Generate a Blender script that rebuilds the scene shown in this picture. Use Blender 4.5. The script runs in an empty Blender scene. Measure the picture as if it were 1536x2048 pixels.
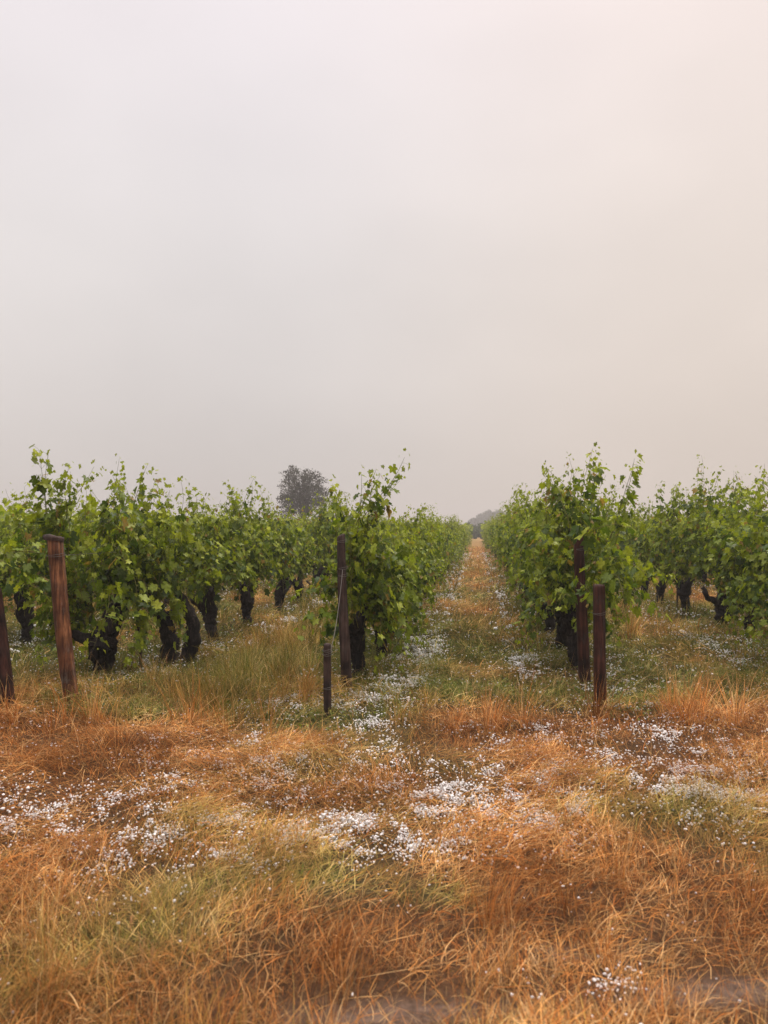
import bpy, math, random
import numpy as np
from mathutils import Vector
R = math.radians
random.seed(7)
scene = bpy.context.scene
COL = scene.collection

# ------------------------------------------------------------------ camera, light, exposure
CAM_H = 1.40
F = 1500.0                       # focal length in pixels of the 1536 x 2048 photograph
HOR = 1060.0                     # horizon line
cam_d = bpy.data.cameras.new('camera')
cam = bpy.data.objects.new('camera', cam_d); COL.objects.link(cam)
cam.location = (0, 0, CAM_H)
cam.rotation_euler = (R(90) + math.atan((HOR - 1024) / F), 0, 0)
cam_d.sensor_fit = 'VERTICAL'; cam_d.sensor_height = 36.0
cam_d.lens = 36.0 * F / 2048
cam_d.clip_start = 0.05; cam_d.clip_end = 3000
cam_d.dof.use_dof = True; cam_d.dof.focus_distance = 7.5; cam_d.dof.aperture_fstop = 3.2
scene.camera = cam

SUN_EL, SUN_AZ = R(58), R(38)    # azimuth measured clockwise from +Y (towards +X)
world = bpy.data.worlds.new('World'); scene.world = world
world.use_nodes = True
wn, wl = world.node_tree.nodes, world.node_tree.links
wn.clear()
out = wn.new('ShaderNodeOutputWorld')
sky = wn.new('ShaderNodeTexSky'); sky.sky_type = 'NISHITA'; sky.sun_disc = False
sky.sun_elevation = SUN_EL; sky.sun_rotation = SUN_AZ
bg_sky = wn.new('ShaderNodeBackground'); bg_sky.inputs['Strength'].default_value = 0.05
wl.new(sky.outputs['Color'], bg_sky.inputs['Color'])
# the cloud deck: a smooth overcast, brighter overhead, warmer to the right
tc = wn.new('ShaderNodeTexCoord')
sep = wn.new('ShaderNodeSeparateXYZ'); wl.new(tc.outputs['Generated'], sep.inputs[0])
ramp = wn.new('ShaderNodeValToRGB'); cr = ramp.color_ramp
cr.interpolation = 'B_SPLINE'
stops = [(0.0, (.60, .545, .515)), (.08, (.63, .575, .545)), (.20, (.75, .695, .67)), (.35, (.83, .78, .765)),
         (.50, (.90, .84, .85)), (.62, (.98, .90, .92)), (1.0, (1.0, .94, .95))]
for i, (p, c) in enumerate(stops):
    e = cr.elements[i] if i < 2 else cr.elements.new(p)
    e.position = p; e.color = (*c, 1)
wl.new(sep.outputs['Z'], ramp.inputs[0])
noi = wn.new('ShaderNodeTexNoise'); noi.inputs['Scale'].default_value = 1.7; noi.inputs['Detail'].default_value = 3
noi.inputs['Roughness'].default_value = .45
mp = wn.new('ShaderNodeMapping'); mp.inputs['Scale'].default_value = (1, 1, 1.8); mp.inputs['Location'].default_value = (.4, .1, .3)
wl.new(tc.outputs['Generated'], mp.inputs[0]); wl.new(mp.outputs[0], noi.inputs['Vector'])
def wmath(op, a, b=None, v1=None):
    m = wn.new('ShaderNodeMath'); m.operation = op
    wl.new(a, m.inputs[0])
    if b is not None: wl.new(b, m.inputs[1])
    elif v1 is not None: m.inputs[1].default_value = v1
    return m.outputs[0]
xr = wn.new('ShaderNodeMapRange'); wl.new(sep.outputs['X'], xr.inputs[0])
xr.inputs[1].default_value = -.2; xr.inputs[2].default_value = .45; xr.interpolation_type = 'SMOOTHSTEP'
warm = wn.new('ShaderNodeMix'); warm.data_type = 'RGBA'; warm.blend_type = 'MULTIPLY'; warm.inputs[0].default_value = 1
tint = wn.new('ShaderNodeMix'); tint.data_type = 'RGBA'
tint.inputs[6].default_value = (.985, .99, .995, 1); tint.inputs[7].default_value = (1.15, 1.085, 1.01, 1)
wl.new(xr.outputs[0], tint.inputs[0])
wl.new(ramp.outputs[0], warm.inputs[6]); wl.new(tint.outputs[2], warm.inputs[7])
nr = wn.new('ShaderNodeMapRange'); wl.new(noi.outputs['Fac'], nr.inputs[0])
nr.inputs[1].default_value = .3; nr.inputs[2].default_value = .7; nr.inputs[3].default_value = .90; nr.inputs[4].default_value = 1.08
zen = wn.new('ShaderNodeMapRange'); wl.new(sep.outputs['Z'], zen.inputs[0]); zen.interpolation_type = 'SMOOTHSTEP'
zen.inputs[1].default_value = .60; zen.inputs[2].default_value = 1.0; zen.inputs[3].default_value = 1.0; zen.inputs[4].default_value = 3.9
sc_ = wn.new('ShaderNodeVectorMath'); sc_.operation = 'SCALE'
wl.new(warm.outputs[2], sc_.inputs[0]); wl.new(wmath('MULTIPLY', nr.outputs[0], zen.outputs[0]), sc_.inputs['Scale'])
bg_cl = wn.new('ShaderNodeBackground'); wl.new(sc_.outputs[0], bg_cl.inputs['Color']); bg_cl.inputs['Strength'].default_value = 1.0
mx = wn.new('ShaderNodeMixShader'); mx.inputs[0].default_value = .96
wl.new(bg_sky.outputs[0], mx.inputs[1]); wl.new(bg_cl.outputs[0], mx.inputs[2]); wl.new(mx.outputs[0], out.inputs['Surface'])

sun_d = bpy.data.lights.new('sun', 'SUN'); sun_d.energy = 1.5; sun_d.angle = R(12); sun_d.color = (1, .93, .84)
sun = bpy.data.objects.new('sun', sun_d); COL.objects.link(sun)
sd = Vector((math.sin(SUN_AZ) * math.cos(SUN_EL), math.cos(SUN_AZ) * math.cos(SUN_EL), math.sin(SUN_EL)))
sun.rotation_euler = sd.to_track_quat('Z', 'Y').to_euler(); sun.location = sd * 60

vs = scene.view_settings
vs.view_transform = 'Standard'; vs.look = 'None'; vs.exposure = 0.0; vs.gamma = 1.0; vs.use_curve_mapping = False
cy = scene.cycles
cy.use_denoising = True
cy.max_bounces = 6; cy.diffuse_bounces = 3; cy.glossy_bounces = 2; cy.transmission_bounces = 4; cy.volume_bounces = 0
cy.transparent_max_bounces = 8
cy.sample_clamp_indirect = 4

# ------------------------------------------------------------------ helpers
THETA = math.atan((955 - 768) / F)          # direction of the rows
CT, ST = math.cos(THETA), math.sin(THETA)
def uv2xy(u, v): return u * CT + v * ST, -u * ST + v * CT
def xy2uv(x, y): return x * CT - y * ST, x * ST + y * CT
def at(px, py, z=0.0):
    """ground point seen at a pixel of the photograph"""
    d = (CAM_H - z) * F / (py - HOR)
    return (px - 768) / F * d, d

def hash2(ix, iy, seed):
    n = (ix.astype(np.int64) * 374761393 + iy.astype(np.int64) * 668265263 + seed * 2147483647 + 12345) & 0xffffffff
    n = ((n ^ (n >> 13)) * 1274126177) & 0xffffffff
    n = ((n ^ (n >> 16)) * 2246822519) & 0xffffffff
    return ((n ^ (n >> 15)) & 0xffffff) / float(0xffffff)
def vnoise(x, y, scale, seed=0):
    x = np.asarray(x, float) / scale; y = np.asarray(y, float) / scale
    ix, iy = np.floor(x), np.floor(y); fx, fy = x - ix, y - iy
    fx = fx * fx * (3 - 2 * fx); fy = fy * fy * (3 - 2 * fy)
    a = hash2(ix, iy, seed); b = hash2(ix + 1, iy, seed); c = hash2(ix, iy + 1, seed); d = hash2(ix + 1, iy + 1, seed)
    return (a * (1 - fx) + b * fx) * (1 - fy) + (c * (1 - fx) + d * fx) * fy
def fbm(x, y, scale, seed=0, o=3):
    t = 0; w = 0; a = 1.0
    for k in range(o):
        t = t + a * vnoise(x, y, scale / 2 ** k, seed + k * 17); w += a; a *= .5
    return t / w
def blob(x, y, cx, cy, rx, ry):
    return np.exp(-(((x - cx) / rx) ** 2 + ((y - cy) / ry) ** 2))
def hgt(x, y):
    x = np.asarray(x, float); y = np.asarray(y, float)
    near = np.clip((30 - y) / 20, 0, 1)
    h = (fbm(x, y, 1.3, 3, 3) - .5) * .13 * near + (fbm(x, y, .22, 9, 2) - .5) * .035 * near
    return h

def link_mesh(name, V, faces, mat, colors=None, parent=None, smooth=True):
    """faces: list of (n,k) int arrays"""
    me = bpy.data.meshes.new(name)
    V = np.asarray(V, np.float32)
    me.vertices.add(len(V)); me.vertices.foreach_set('co', V.ravel())
    tot = np.concatenate([np.full(len(f), f.shape[1], np.int32) for f in faces])
    idx = np.concatenate([f.ravel() for f in faces]).astype(np.int32)
    me.loops.add(len(idx)); me.loops.foreach_set('vertex_index', idx)
    me.polygons.add(len(tot))
    st = np.zeros(len(tot), np.int32); st[1:] = np.cumsum(tot)[:-1]
    me.polygons.foreach_set('loop_start', st); me.polygons.foreach_set('loop_total', tot)
    if smooth: me.polygons.foreach_set('use_smooth', np.ones(len(tot), bool))
    me.update(calc_edges=True); me.validate()
    if colors is not None:
        a = me.color_attributes.new('tint', 'FLOAT_COLOR', 'POINT')
        c = np.ones((len(V), 4), np.float32); c[:, :3] = colors
        a.data.foreach_set('color', c.ravel())
    me.materials.append(mat)
    o = bpy.data.objects.new(name, me); COL.objects.link(o)
    if parent: o.parent = parent
    return o
def tag(o, label=None, cat=None, group=None, kind=None):
    if label: o['label'] = label
    if cat: o['category'] = cat
    if group: o['group'] = group
    if kind: o['kind'] = kind
    return o
def empty(name, loc, rz=0):
    o = bpy.data.objects.new(name, None); COL.objects.link(o)
    o.location = loc; o.rotation_euler = (0, 0, rz); o.empty_display_size = .2
    return o

class Geo:
    """collects tubes and sheets of faces into one mesh"""
    def __init__(s): s.V = []; s.Q = []; s.T = []; s.C = []; s.n = 0
    def add(s, V, Q=None, T=None, C=None):
        V = np.asarray(V, float)
        s.V.append(V)
        if Q is not None and len(Q): s.Q.append(np.asarray(Q) + s.n)
        if T is not None and len(T): s.T.append(np.asarray(T) + s.n)
        s.C.append(np.broadcast_to(np.asarray((1, 1, 1) if C is None else C, float), (len(V), 3)))
        s.n += len(V)
    def tube(s, P, r, sides=8, rough=0.0, rng=None, C=None, cap=True):
        P = np.asarray(P, float); n = len(P); r = np.broadcast_to(np.asarray(r, float), (n,))
        T = np.gradient(P, axis=0); T /= np.linalg.norm(T, axis=1)[:, None] + 1e-9
        ref = np.array([1.0, 0, 0]) if abs(T[0][0]) < .8 else np.array([0, 1.0, 0])
        a = np.cross(T[0], ref); a /= np.linalg.norm(a)
        ang = np.linspace(0, 2 * math.pi, sides, endpoint=False)
        V = np.zeros((n, sides, 3))
        for i in range(n):
            a = a - T[i] * a.dot(T[i]); a /= np.linalg.norm(a) + 1e-9
            b = np.cross(T[i], a)
            rr = r[i] * np.ones(sides)
            if rough and rng is not None: rr = rr * (1 + rough * rng.normal(0, 1, sides))
            V[i] = P[i] + np.outer(np.cos(ang) * rr, a) + np.outer(np.sin(ang) * rr, b)
        V = V.reshape(-1, 3)
        i, j = np.meshgrid(np.arange(n - 1), np.arange(sides), indexing='ij')
        j2 = (j + 1) % sides
        Q = np.stack([i * sides + j, i * sides + j2, (i + 1) * sides + j2, (i + 1) * sides + j], -1).reshape(-1, 4)
        Tr = []
        if cap:
            V = np.vstack([V, P[0], P[-1]]); c0, c1 = n * sides, n * sides + 1
            for j in range(sides):
                Tr.append((c0, (j + 1) % sides, j)); Tr.append((c1, (n - 1) * sides + j, (n - 1) * sides + (j + 1) % sides))
        s.add(V, Q, Tr, C)
    def build(s, name, mat, parent=None, colors=False, smooth=True):
        fs = []
        if s.Q: fs.append(np.concatenate(s.Q))
        if s.T: fs.append(np.concatenate(s.T))
        return link_mesh(name, np.concatenate(s.V), fs, mat, np.concatenate(s.C) if colors else None, parent, smooth)

# ------------------------------------------------------------------ materials
def new_mat(name):
    m = bpy.data.materials.new(name); m.use_nodes = True
    return m, m.node_tree.nodes, m.node_tree.links
def foliage_mat(name, rough=.5, trans=.38, spec=.18, tmul=(1.25, 1.3, .6), nz=60.0):
    m, n, l = new_mat(name); n.clear()
    o = n.new('ShaderNodeOutputMaterial'); p = n.new('ShaderNodeBsdfPrincipled')
    at_ = n.new('ShaderNodeAttribute'); at_.attribute_name = 'tint'
    ns = n.new('ShaderNodeTexNoise'); ns.inputs['Scale'].default_value = nz; ns.inputs['Detail'].default_value = 2
    tcn = n.new('ShaderNodeTexCoord'); l.new(tcn.outputs['Object'], ns.inputs['Vector'])
    mr = n.new('ShaderNodeMapRange'); l.new(ns.outputs['Fac'], mr.inputs[0]); mr.inputs[1].default_value = .3; mr.inputs[2].default_value = .7
    mr.inputs[3].default_value = .75; mr.inputs[4].default_value = 1.2
    sc = n.new('ShaderNodeVectorMath'); sc.operation = 'SCALE'
    l.new(at_.outputs['Color'], sc.inputs[0]); l.new(mr.outputs[0], sc.inputs['Scale'])
    l.new(sc.outputs[0], p.inputs['Base Color']); p.inputs['Roughness'].default_value = rough
    p.inputs['Specular IOR Level'].default_value = spec
    t = n.new('ShaderNodeBsdfTranslucent')
    mt = n.new('ShaderNodeVectorMath'); mt.operation = 'MULTIPLY'; l.new(sc.outputs[0], mt.inputs[0]); mt.inputs[1].default_value = tmul
    l.new(mt.outputs[0], t.inputs['Color'])
    mixs = n.new('ShaderNodeMixShader'); mixs.inputs[0].default_value = trans
    l.new(p.outputs[0], mixs.inputs[1]); l.new(t.outputs[0], mixs.inputs[2]); l.new(mixs.outputs[0], o.inputs[0])
    return m
M = {}
M['leaf'] = foliage_mat('vine_leaf', rough=.42, spec=.25)
M['shoot'] = foliage_mat('green_shoot', trans=.1)
M['grass'] = foliage_mat('grass_blade', rough=.7, trans=.25, spec=.06, tmul=(1.05, 1.0, .85), nz=14)
M['tree_leaf'] = foliage_mat('tree_leaf', trans=.15, nz=3)

def wood_mat(name, c1, c2, c3, scale=(40, 40, 3), bump=.4, rough=.75, low=None):
    m, n, l = new_mat(name); p = n['Principled BSDF']
    tcn = n.new('ShaderNodeTexCoord'); mpn = n.new('ShaderNodeMapping'); mpn.inputs['Scale'].default_value = scale
    l.new(tcn.outputs['Object'], mpn.inputs[0])
    a = n.new('ShaderNodeTexNoise'); a.inputs['Scale'].default_value = 1; a.inputs['Detail'].default_value = 6; a.inputs['Roughness'].default_value = .65
    l.new(mpn.outputs[0], a.inputs['Vector'])
    b = n.new('ShaderNodeTexNoise'); b.inputs['Scale'].default_value = 6; b.inputs['Detail'].default_value = 4
    l.new(tcn.outputs['Object'], b.inputs['Vector'])
    r1 = n.new('ShaderNodeValToRGB'); e = r1.color_ramp
    e.elements[0].position = .30; e.elements[0].color = (*c1, 1); e.elements[1].position = .70; e.elements[1].color = (*c3, 1)
    k = e.elements.new(.5); k.color = (*c2, 1)
    l.new(a.outputs['Fac'], r1.inputs[0])
    mr = n.new('ShaderNodeMapRange'); l.new(b.outputs['Fac'], mr.inputs[0]); mr.inputs[1].default_value = .35; mr.inputs[2].default_value = .65
    mr.inputs[3].default_value = .3; mr.inputs[4].default_value = 1.4
    sc = n.new('ShaderNodeVectorMath'); sc.operation = 'SCALE'; l.new(r1.outputs[0], sc.inputs[0]); l.new(mr.outputs[0], sc.inputs['Scale'])
    w_ = n.new('ShaderNodeTexNoise'); w_.inputs['Scale'].default_value = 1; w_.inputs['Detail'].default_value = 5; w_.inputs['Roughness'].default_value = .75
    m2 = n.new('ShaderNodeMapping'); m2.inputs['Scale'].default_value = (scale[0] * .35, scale[1] * .35, scale[2] * 1.5); m2.inputs['Location'].default_value = (3, 1, 2)
    l.new(tcn.outputs['Object'], m2.inputs[0]); l.new(m2.outputs[0], w_.inputs['Vector'])
    wr = n.new('ShaderNodeMapRange'); l.new(w_.outputs['Fac'], wr.inputs[0]); wr.inputs[1].default_value = .54; wr.inputs[2].default_value = .68; wr.inputs[4].default_value = .55
    wm = n.new('ShaderNodeMix'); wm.data_type = 'RGBA'; l.new(wr.outputs[0], wm.inputs[0]); l.new(sc.outputs[0], wm.inputs[6])
    wm.inputs[7].default_value = (c3[0] * .62, c3[0] * .52, c3[0] * .45, 1)
    l.new(wm.outputs[2], p.inputs['Base Color'])
    p.inputs['Roughness'].default_value = rough; p.inputs['Specular IOR Level'].default_value = .2
    bp = n.new('ShaderNodeBump'); bp.inputs['Strength'].default_value = bump; bp.inputs['Distance'].default_value = .01
    l.new(a.outputs['Fac'], bp.inputs['Height']); l.new(bp.outputs[0], p.inputs['Normal'])
    return m
M['post_red'] = wood_mat('weathered_red_wood', (.016, .007, .004), (.105, .039, .017), (.27, .12, .050), (45, 45, 2.5), .6, .6)
M['post_dark'] = wood_mat('weathered_dark_wood', (.014, .009, .007), (.040, .024, .019), (.085, .055, .045), (55, 55, 3), .5, .7)
M['post_brown'] = wood_mat('weathered_brown_wood', (.007, .003, .002), (.034, .011, .007), (.085, .032, .020), (45, 45, 2.5), .5, .65)
M['bark'] = wood_mat('wet_vine_bark', (.004, .004, .004), (.018, .014, .013), (.075, .060, .052), (70, 70, 11), 1.0, .75)
M['tree_bark'] = wood_mat('tree_bark', (.02, .015, .013), (.05, .04, .035), (.09, .07, .06), (8, 8, 2), .5, .9)
m, n, l = new_mat('galvanised_wire'); p = n['Principled BSDF']
nn = n.new('ShaderNodeTexNoise'); nn.inputs['Scale'].default_value = 30
rr_ = n.new('ShaderNodeValToRGB'); rr_.color_ramp.elements[0].color = (.06, .045, .035, 1); rr_.color_ramp.elements[1].color = (.17, .155, .14, 1)
l.new(nn.outputs['Fac'], rr_.inputs[0]); l.new(rr_.outputs[0], p.inputs['Base Color']); p.inputs['Metallic'].default_value = .5; p.inputs['Roughness'].default_value = .55
M['wire'] = m
# hail
m, n, l = new_mat('hail_ice'); p = n['Principled BSDF']
p.inputs['Base Color'].default_value = (.80, .81, .84, 1); p.inputs['Roughness'].default_value = .35
p.inputs['Subsurface Weight'].default_value = 0.0
nn = n.new('ShaderNodeTexNoise'); nn.inputs['Scale'].default_value = 40
rr_ = n.new('ShaderNodeValToRGB'); rr_.color_ramp.elements[0].position = .3; rr_.color_ramp.elements[0].color = (.50, .49, .48, 1)
rr_.color_ramp.elements[1].position = .6; rr_.color_ramp.elements[1].color = (.89, .88, .87, 1)
tcn = n.new('ShaderNodeTexCoord'); l.new(tcn.outputs['Object'], nn.inputs['Vector'])
l.new(nn.outputs['Fac'], rr_.inputs[0]); l.new(rr_.outputs[0], p.inputs['Base Color'])
M['hail'] = m
# ground
m, n, l = new_mat('soil_and_thatch'); p = n['Principled BSDF']
tcn = n.new('ShaderNodeTexCoord')
a = n.new('ShaderNodeTexNoise'); a.inputs['Scale'].default_value = 35; a.inputs['Detail'].default_value = 6; a.inputs['Roughness'].default_value = .7
b = n.new('ShaderNodeTexNoise'); b.inputs['Scale'].default_value = 1.2; b.inputs['Detail'].default_value = 4
c = n.new('ShaderNodeAttribute'); c.attribute_name = 'tint'
l.new(tcn.outputs['Object'], a.inputs['Vector']); l.new(tcn.outputs['Object'], b.inputs['Vector'])
mr = n.new('ShaderNodeMapRange'); l.new(a.outputs['Fac'], mr.inputs[0]); mr.inputs[1].default_value = .3; mr.inputs[2].default_value = .7
mr.inputs[3].default_value = .45; mr.inputs[4].default_value = 1.4
sc = n.new('ShaderNodeVectorMath'); sc.operation = 'SCALE'; l.new(c.outputs['Color'], sc.inputs[0]); l.new(mr.outputs[0], sc.inputs['Scale'])
mr2 = n.new('ShaderNodeMapRange'); l.new(b.outputs['Fac'], mr2.inputs[0]); mr2.inputs[1].default_value = .3; mr2.inputs[2].default_value = .7
mr2.inputs[3].default_value = .75; mr2.inputs[4].default_value = 1.2
sc2 = n.new('ShaderNodeVectorMath'); sc2.operation = 'SCALE'; l.new(sc.outputs[0], sc2.inputs[0]); l.new(mr2.outputs[0], sc2.inputs['Scale'])
l.new(sc2.outputs[0], p.inputs['Base Color']); p.inputs['Roughness'].default_value = .95; p.inputs['Specular IOR Level'].default_value = .1
bp = n.new('ShaderNodeBump'); bp.inputs['Strength'].default_value = .8; bp.inputs['Distance'].default_value = .02
l.new(a.outputs['Fac'], bp.inputs['Height']); l.new(bp.outputs[0], p.inputs['Normal'])
M['ground'] = m

# ------------------------------------------------------------------ where things grow
ROWS = {'A': -3.25, 'B': -1.08, 'C': .98, 'D': 3.35, 'E': 5.6, 'F': 7.85, 'Z': -5.5, 'Y': -7.75, 'X': -10.0}
START = {'A': 5.9, 'B': 6.4, 'C': 7.1, 'D': 7.9, 'E': 8.7, 'F': 9.5, 'Z': 5.0, 'Y': 4.3, 'X': 3.6}
row_us = np.array(sorted(ROWS.values()))
def row_dist(u):
    k = np.round((u + 1.08) / 2.22)
    return np.abs(u - (-1.08 + k * 2.22))
DRY = np.array([(.58, .240, .062), (.66, .31, .09), (.50, .170, .038), (.68, .40, .16), (.36, .145, .042), (.22, .075, .022)])
OLIVE = np.array([(.46, .30, .075), (.34, .25, .055), (.54, .38, .125)])
GREEN = np.array([(.10, .125, .020), (.14, .16, .028), (.07, .095, .018), (.20, .19, .04)])
def P2(px, py): return at(px, py)
GB = [(520, 1350, .55, 1.8, .35), (300, 1425, .9, .35, .8), (640, 1440, .6, .35, .8), (930, 1380, .6, .6, .6), (1290, 1400, .35, .5, .9), (150, 1400, .5, .4, .6),
      (250, 1880, .35, .16, .4), (700, 1780, .4, .2, .35), (880, 1810, .25, .12, .7), (1300, 1640, .5, .22, .6), (500, 1760, .5, .2, .4),
      (1200, 1560, .4, .2, .3), (700, 1540, .5, .3, .3), (70, 1950, .3, .15, .3), (1480, 1390, .5, .4, .5), (1250, 1820, .12, .06, .5)]
OB = [(200, 1510, 1.1, .6, .7), (980, 1450, .5, .4, .8), (1450, 1440, .8, .5, .7), (1200, 1450, .3, .3, .6), (1100, 1800, .6, .4, .6),
      (1400, 1850, .5, .35, .7), (60, 1450, .5, .3, .6), (1250, 1530, .4, .2, .5), (780, 1550, .3, .15, .4), (600, 2000, .4, .15, .3)]
def green_amt(x, y):
    u, v = xy2uv(x, y)
    rd = row_dist(u)
    inv = np.clip((v - 5.9) / .8, 0, 1)
    lane = np.exp(-((rd - 1.1) / .55) ** 2)
    g = .24 + inv * (.58 - .26 * lane) + .16 * inv * np.clip((12 - y) / 4, 0, 1)
    g = g + (fbm(x, y, .9, 21, 3) - .5) * 1.5
    for px, py, rx, ry, w in GB:
        cx, cy_ = at(px, py); g = g + w * blob(x, y, cx, cy_, rx, ry)
    for px, py, rx, ry, w in OB:
        cx, cy_ = at(px, py); g = g - w * blob(x, y, cx, cy_, rx, ry)
    far = np.clip((y - 20) / 25, 0, 1)
    return np.clip(g * (1 - .5 * far), 0, 1)
MUD = [(1330, 1985, .30, .05), (900, 2020, .3, .05), (1500, 1960, .2, .05), (700, 2035, .2, .04), (340, 1340, .35, .35), (1140, 1910, .15, .05)]
def mud_amt(x, y):
    m_ = 0
    for px, py, rx, ry in MUD:
        cx, cy_ = at(px, py); m_ = m_ + blob(x, y, cx, cy_, rx, ry)
    return np.clip(m_ * .75, 0, 1)
HB = [(40, 1630, .35, .18, 1), (330, 1680, .45, .2, .9), (210, 1590, .5, .12, .4), (480, 1470, .35, .3, .8), (560, 1420, .2, .35, .9), (700, 1600, .45, .3, 1.0),
      (680, 1650, .3, .15, 1.0), (740, 1420, .2, .6, .9), (440, 1560, .35, .14, .8), (900, 1640, .4, .25, .8), (960, 1600, .4, .2, .8), (1060, 1500, .3, .35, .8),
      (1180, 1600, .5, .2, .9), (1100, 1560, .3, .2, .6), (1400, 1540, .35, .35, .9), (1480, 1580, .5, .2, 1.0), (1330, 1440, .25, .3, .7), (1230, 1980, .12, .05, 1.3), (1310, 1530, .3, .2, .6),
      (560, 1620, .35, .15, .6), (150, 1650, .4, .1, .5), (800, 1560, .4, .15, .5), (620, 1530, .35, .15, .5), (1430, 2010, .1, .04, .5), (220, 1800, .2, .08, .25), (560, 1780, .3, .1, .25)]
def hail_w(x, y):
    w = 0
    for px, py, rx, ry, a_ in HB:
        cx, c2 = at(px, py); w = w + .8 * a_ * blob(x, y, cx, c2, rx * 1.25, ry * 1.5)
    return w
def blade_color(rng, x, y, n, bias=0.0):
    g = green_amt(x, y) + bias + rng.normal(0, .17, n)
    dry = DRY[rng.integers(0, len(DRY), n)]; ol = OLIVE[rng.integers(0, 3, n)]; gr = GREEN[rng.integers(0, 4, n)]
    t1 = np.clip((g - .25) / .3, 0, 1)[:, None]; t2 = np.clip((g - .62) / .3, 0, 1)[:, None]
    c = dry * (1 - t1) + ol * t1; c = c * (1 - t2) + gr * t2
    pale = (rng.random(n) < .16)[:, None]
    c = np.where(pale, c * .45 + np.array((.40, .26, .12)) , c)
    pt = .60 + .95 * np.clip((fbm(x, y, .20, 404, 3) - .30) * 2.4, 0, 1) * (.6 + .4 * np.clip((fbm(x, y, .9, 405, 2) - .3) * 2.5, 0, 1))
    c = c * (pt[:, None] ** np.array([.75, 1.0, 1.2]))
    return c * rng.uniform(.45, 1.3, n)[:, None]

# ------------------------------------------------------------------ ground
def axis(lo_far, lo, hi, hi_far, step, grow=1.18):
    a = list(np.arange(lo, hi + 1e-6, step)); s = step; x = a[-1]
    while x < hi_far: s *= grow; x = min(x + s, hi_far); a.append(x)
    s = step; x = a[0]
    while x > lo_far: s *= grow; x = max(x - s, lo_far); a.insert(0, x)
    return np.array(a)
gx = axis(-580, -5, 6.5, 580, .05); gy = axis(-580, 1.2, 13, 580, .05, 1.08)
GX, GY = np.meshgrid(gx, gy)
GZ = hgt(GX, GY)
gg = green_amt(GX.ravel(), GY.ravel())[:, None]
mu = mud_amt(GX.ravel(), GY.ravel())[:, None]
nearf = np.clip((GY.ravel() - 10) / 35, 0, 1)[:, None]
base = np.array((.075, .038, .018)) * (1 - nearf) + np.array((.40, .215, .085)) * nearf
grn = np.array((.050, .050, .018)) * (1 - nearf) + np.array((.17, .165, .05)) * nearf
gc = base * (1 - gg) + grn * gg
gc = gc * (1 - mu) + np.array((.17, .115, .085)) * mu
ny, nx = GX.shape
ii, jj = np.meshgrid(np.arange(ny - 1), np.arange(nx - 1), indexing='ij')
Q = np.stack([ii * nx + jj, ii * nx + jj + 1, (ii + 1) * nx + jj + 1, (ii + 1) * nx + jj], -1).reshape(-1, 4)
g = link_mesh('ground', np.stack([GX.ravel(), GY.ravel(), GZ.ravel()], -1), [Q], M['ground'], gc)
tag(g, kind='structure')

# ------------------------------------------------------------------ grass
def blades(rng, x, y, z0, L, wid, az, e0, curl, col, segs=3, side_bend=.65):
    """arrays of blades -> verts, quads, tris, colours"""
    n = len(x)
    ts = np.linspace(0, 1, segs + 1)
    pts = np.zeros((n, segs + 1, 3)); pts[:, 0] = np.stack([x, y, z0], -1)
    e = e0.copy(); a = az.copy(); bend = rng.normal(0, side_bend, n)
    dirs = []
    for k in range(segs):
        d = np.stack([np.cos(e) * np.cos(a), np.cos(e) * np.sin(a), np.sin(e)], -1)
        pts[:, k + 1] = pts[:, k] + d * (L / segs)[:, None]
        e = e - curl / segs; a = a + bend / segs
    # stay above the soil
    gz = hgt(pts[:, 1:, 0], pts[:, 1:, 1]) + .004
    pts[:, 1:, 2] = np.maximum(pts[:, 1:, 2], gz)
    th = rng.uniform(0, math.pi, n)
    sdv = np.stack([-np.sin(az), np.cos(az), np.zeros(n)], -1) * np.cos(th * .35)[:, None]
    sdv[:, 2] += np.sin(th) * .5
    W = wid[:, None] * np.array([.75, 1.0, .75, 0.0] if segs == 3 else list(1 - ts ** 1.5))[None, :]
    V = np.zeros((n, 2 * segs + 1, 3))
    for k in range(segs):
        V[:, 2 * k] = pts[:, k] - sdv * W[:, k:k + 1] / 2; V[:, 2 * k + 1] = pts[:, k] + sdv * W[:, k:k + 1] / 2
    V[:, 2 * segs] = pts[:, segs]
    m_ = 2 * segs + 1; b_ = np.arange(n)[:, None] * m_
    Q = np.concatenate([b_ + np.array([2 * k, 2 * k + 1, 2 * k + 3, 2 * k + 2])[None] for k in range(segs - 1)])
    T = b_ + np.array([2 * segs - 2, 2 * segs - 1, 2 * segs])[None]
    C = np.repeat(col, m_, axis=0)
    return V.reshape(-1, 3), Q, T, C
def scatter(rng, y0, y1, dens, margin=.7, xlim=None):
    """random ground points in the wedge the camera sees, with a margin"""
    hw = lambda y: .53 * y + margin
    area = (y1 - y0) * (hw(y0) + hw(y1))
    n = int(area * dens)
    y = y0 + (y1 - y0) * rng.random(int(n * 1.5)); x = (rng.random(len(y)) * 2 - 1) * hw(y1)
    k = np.abs(x) < hw(y); x, y = x[k], y[k]
    n = min(n, len(x)); x, y = x[:n], y[:n]
    if xlim is not None:
        k = (x > xlim[0]) & (x < xlim[1]); x, y = x[k], y[k]
    return x, y
rng = np.random.default_rng(11)
G = Geo(); GG = Geo()
def swath(x, y):
    return fbm(x, y, 1.1, 40, 2) * 4 * math.pi
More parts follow.
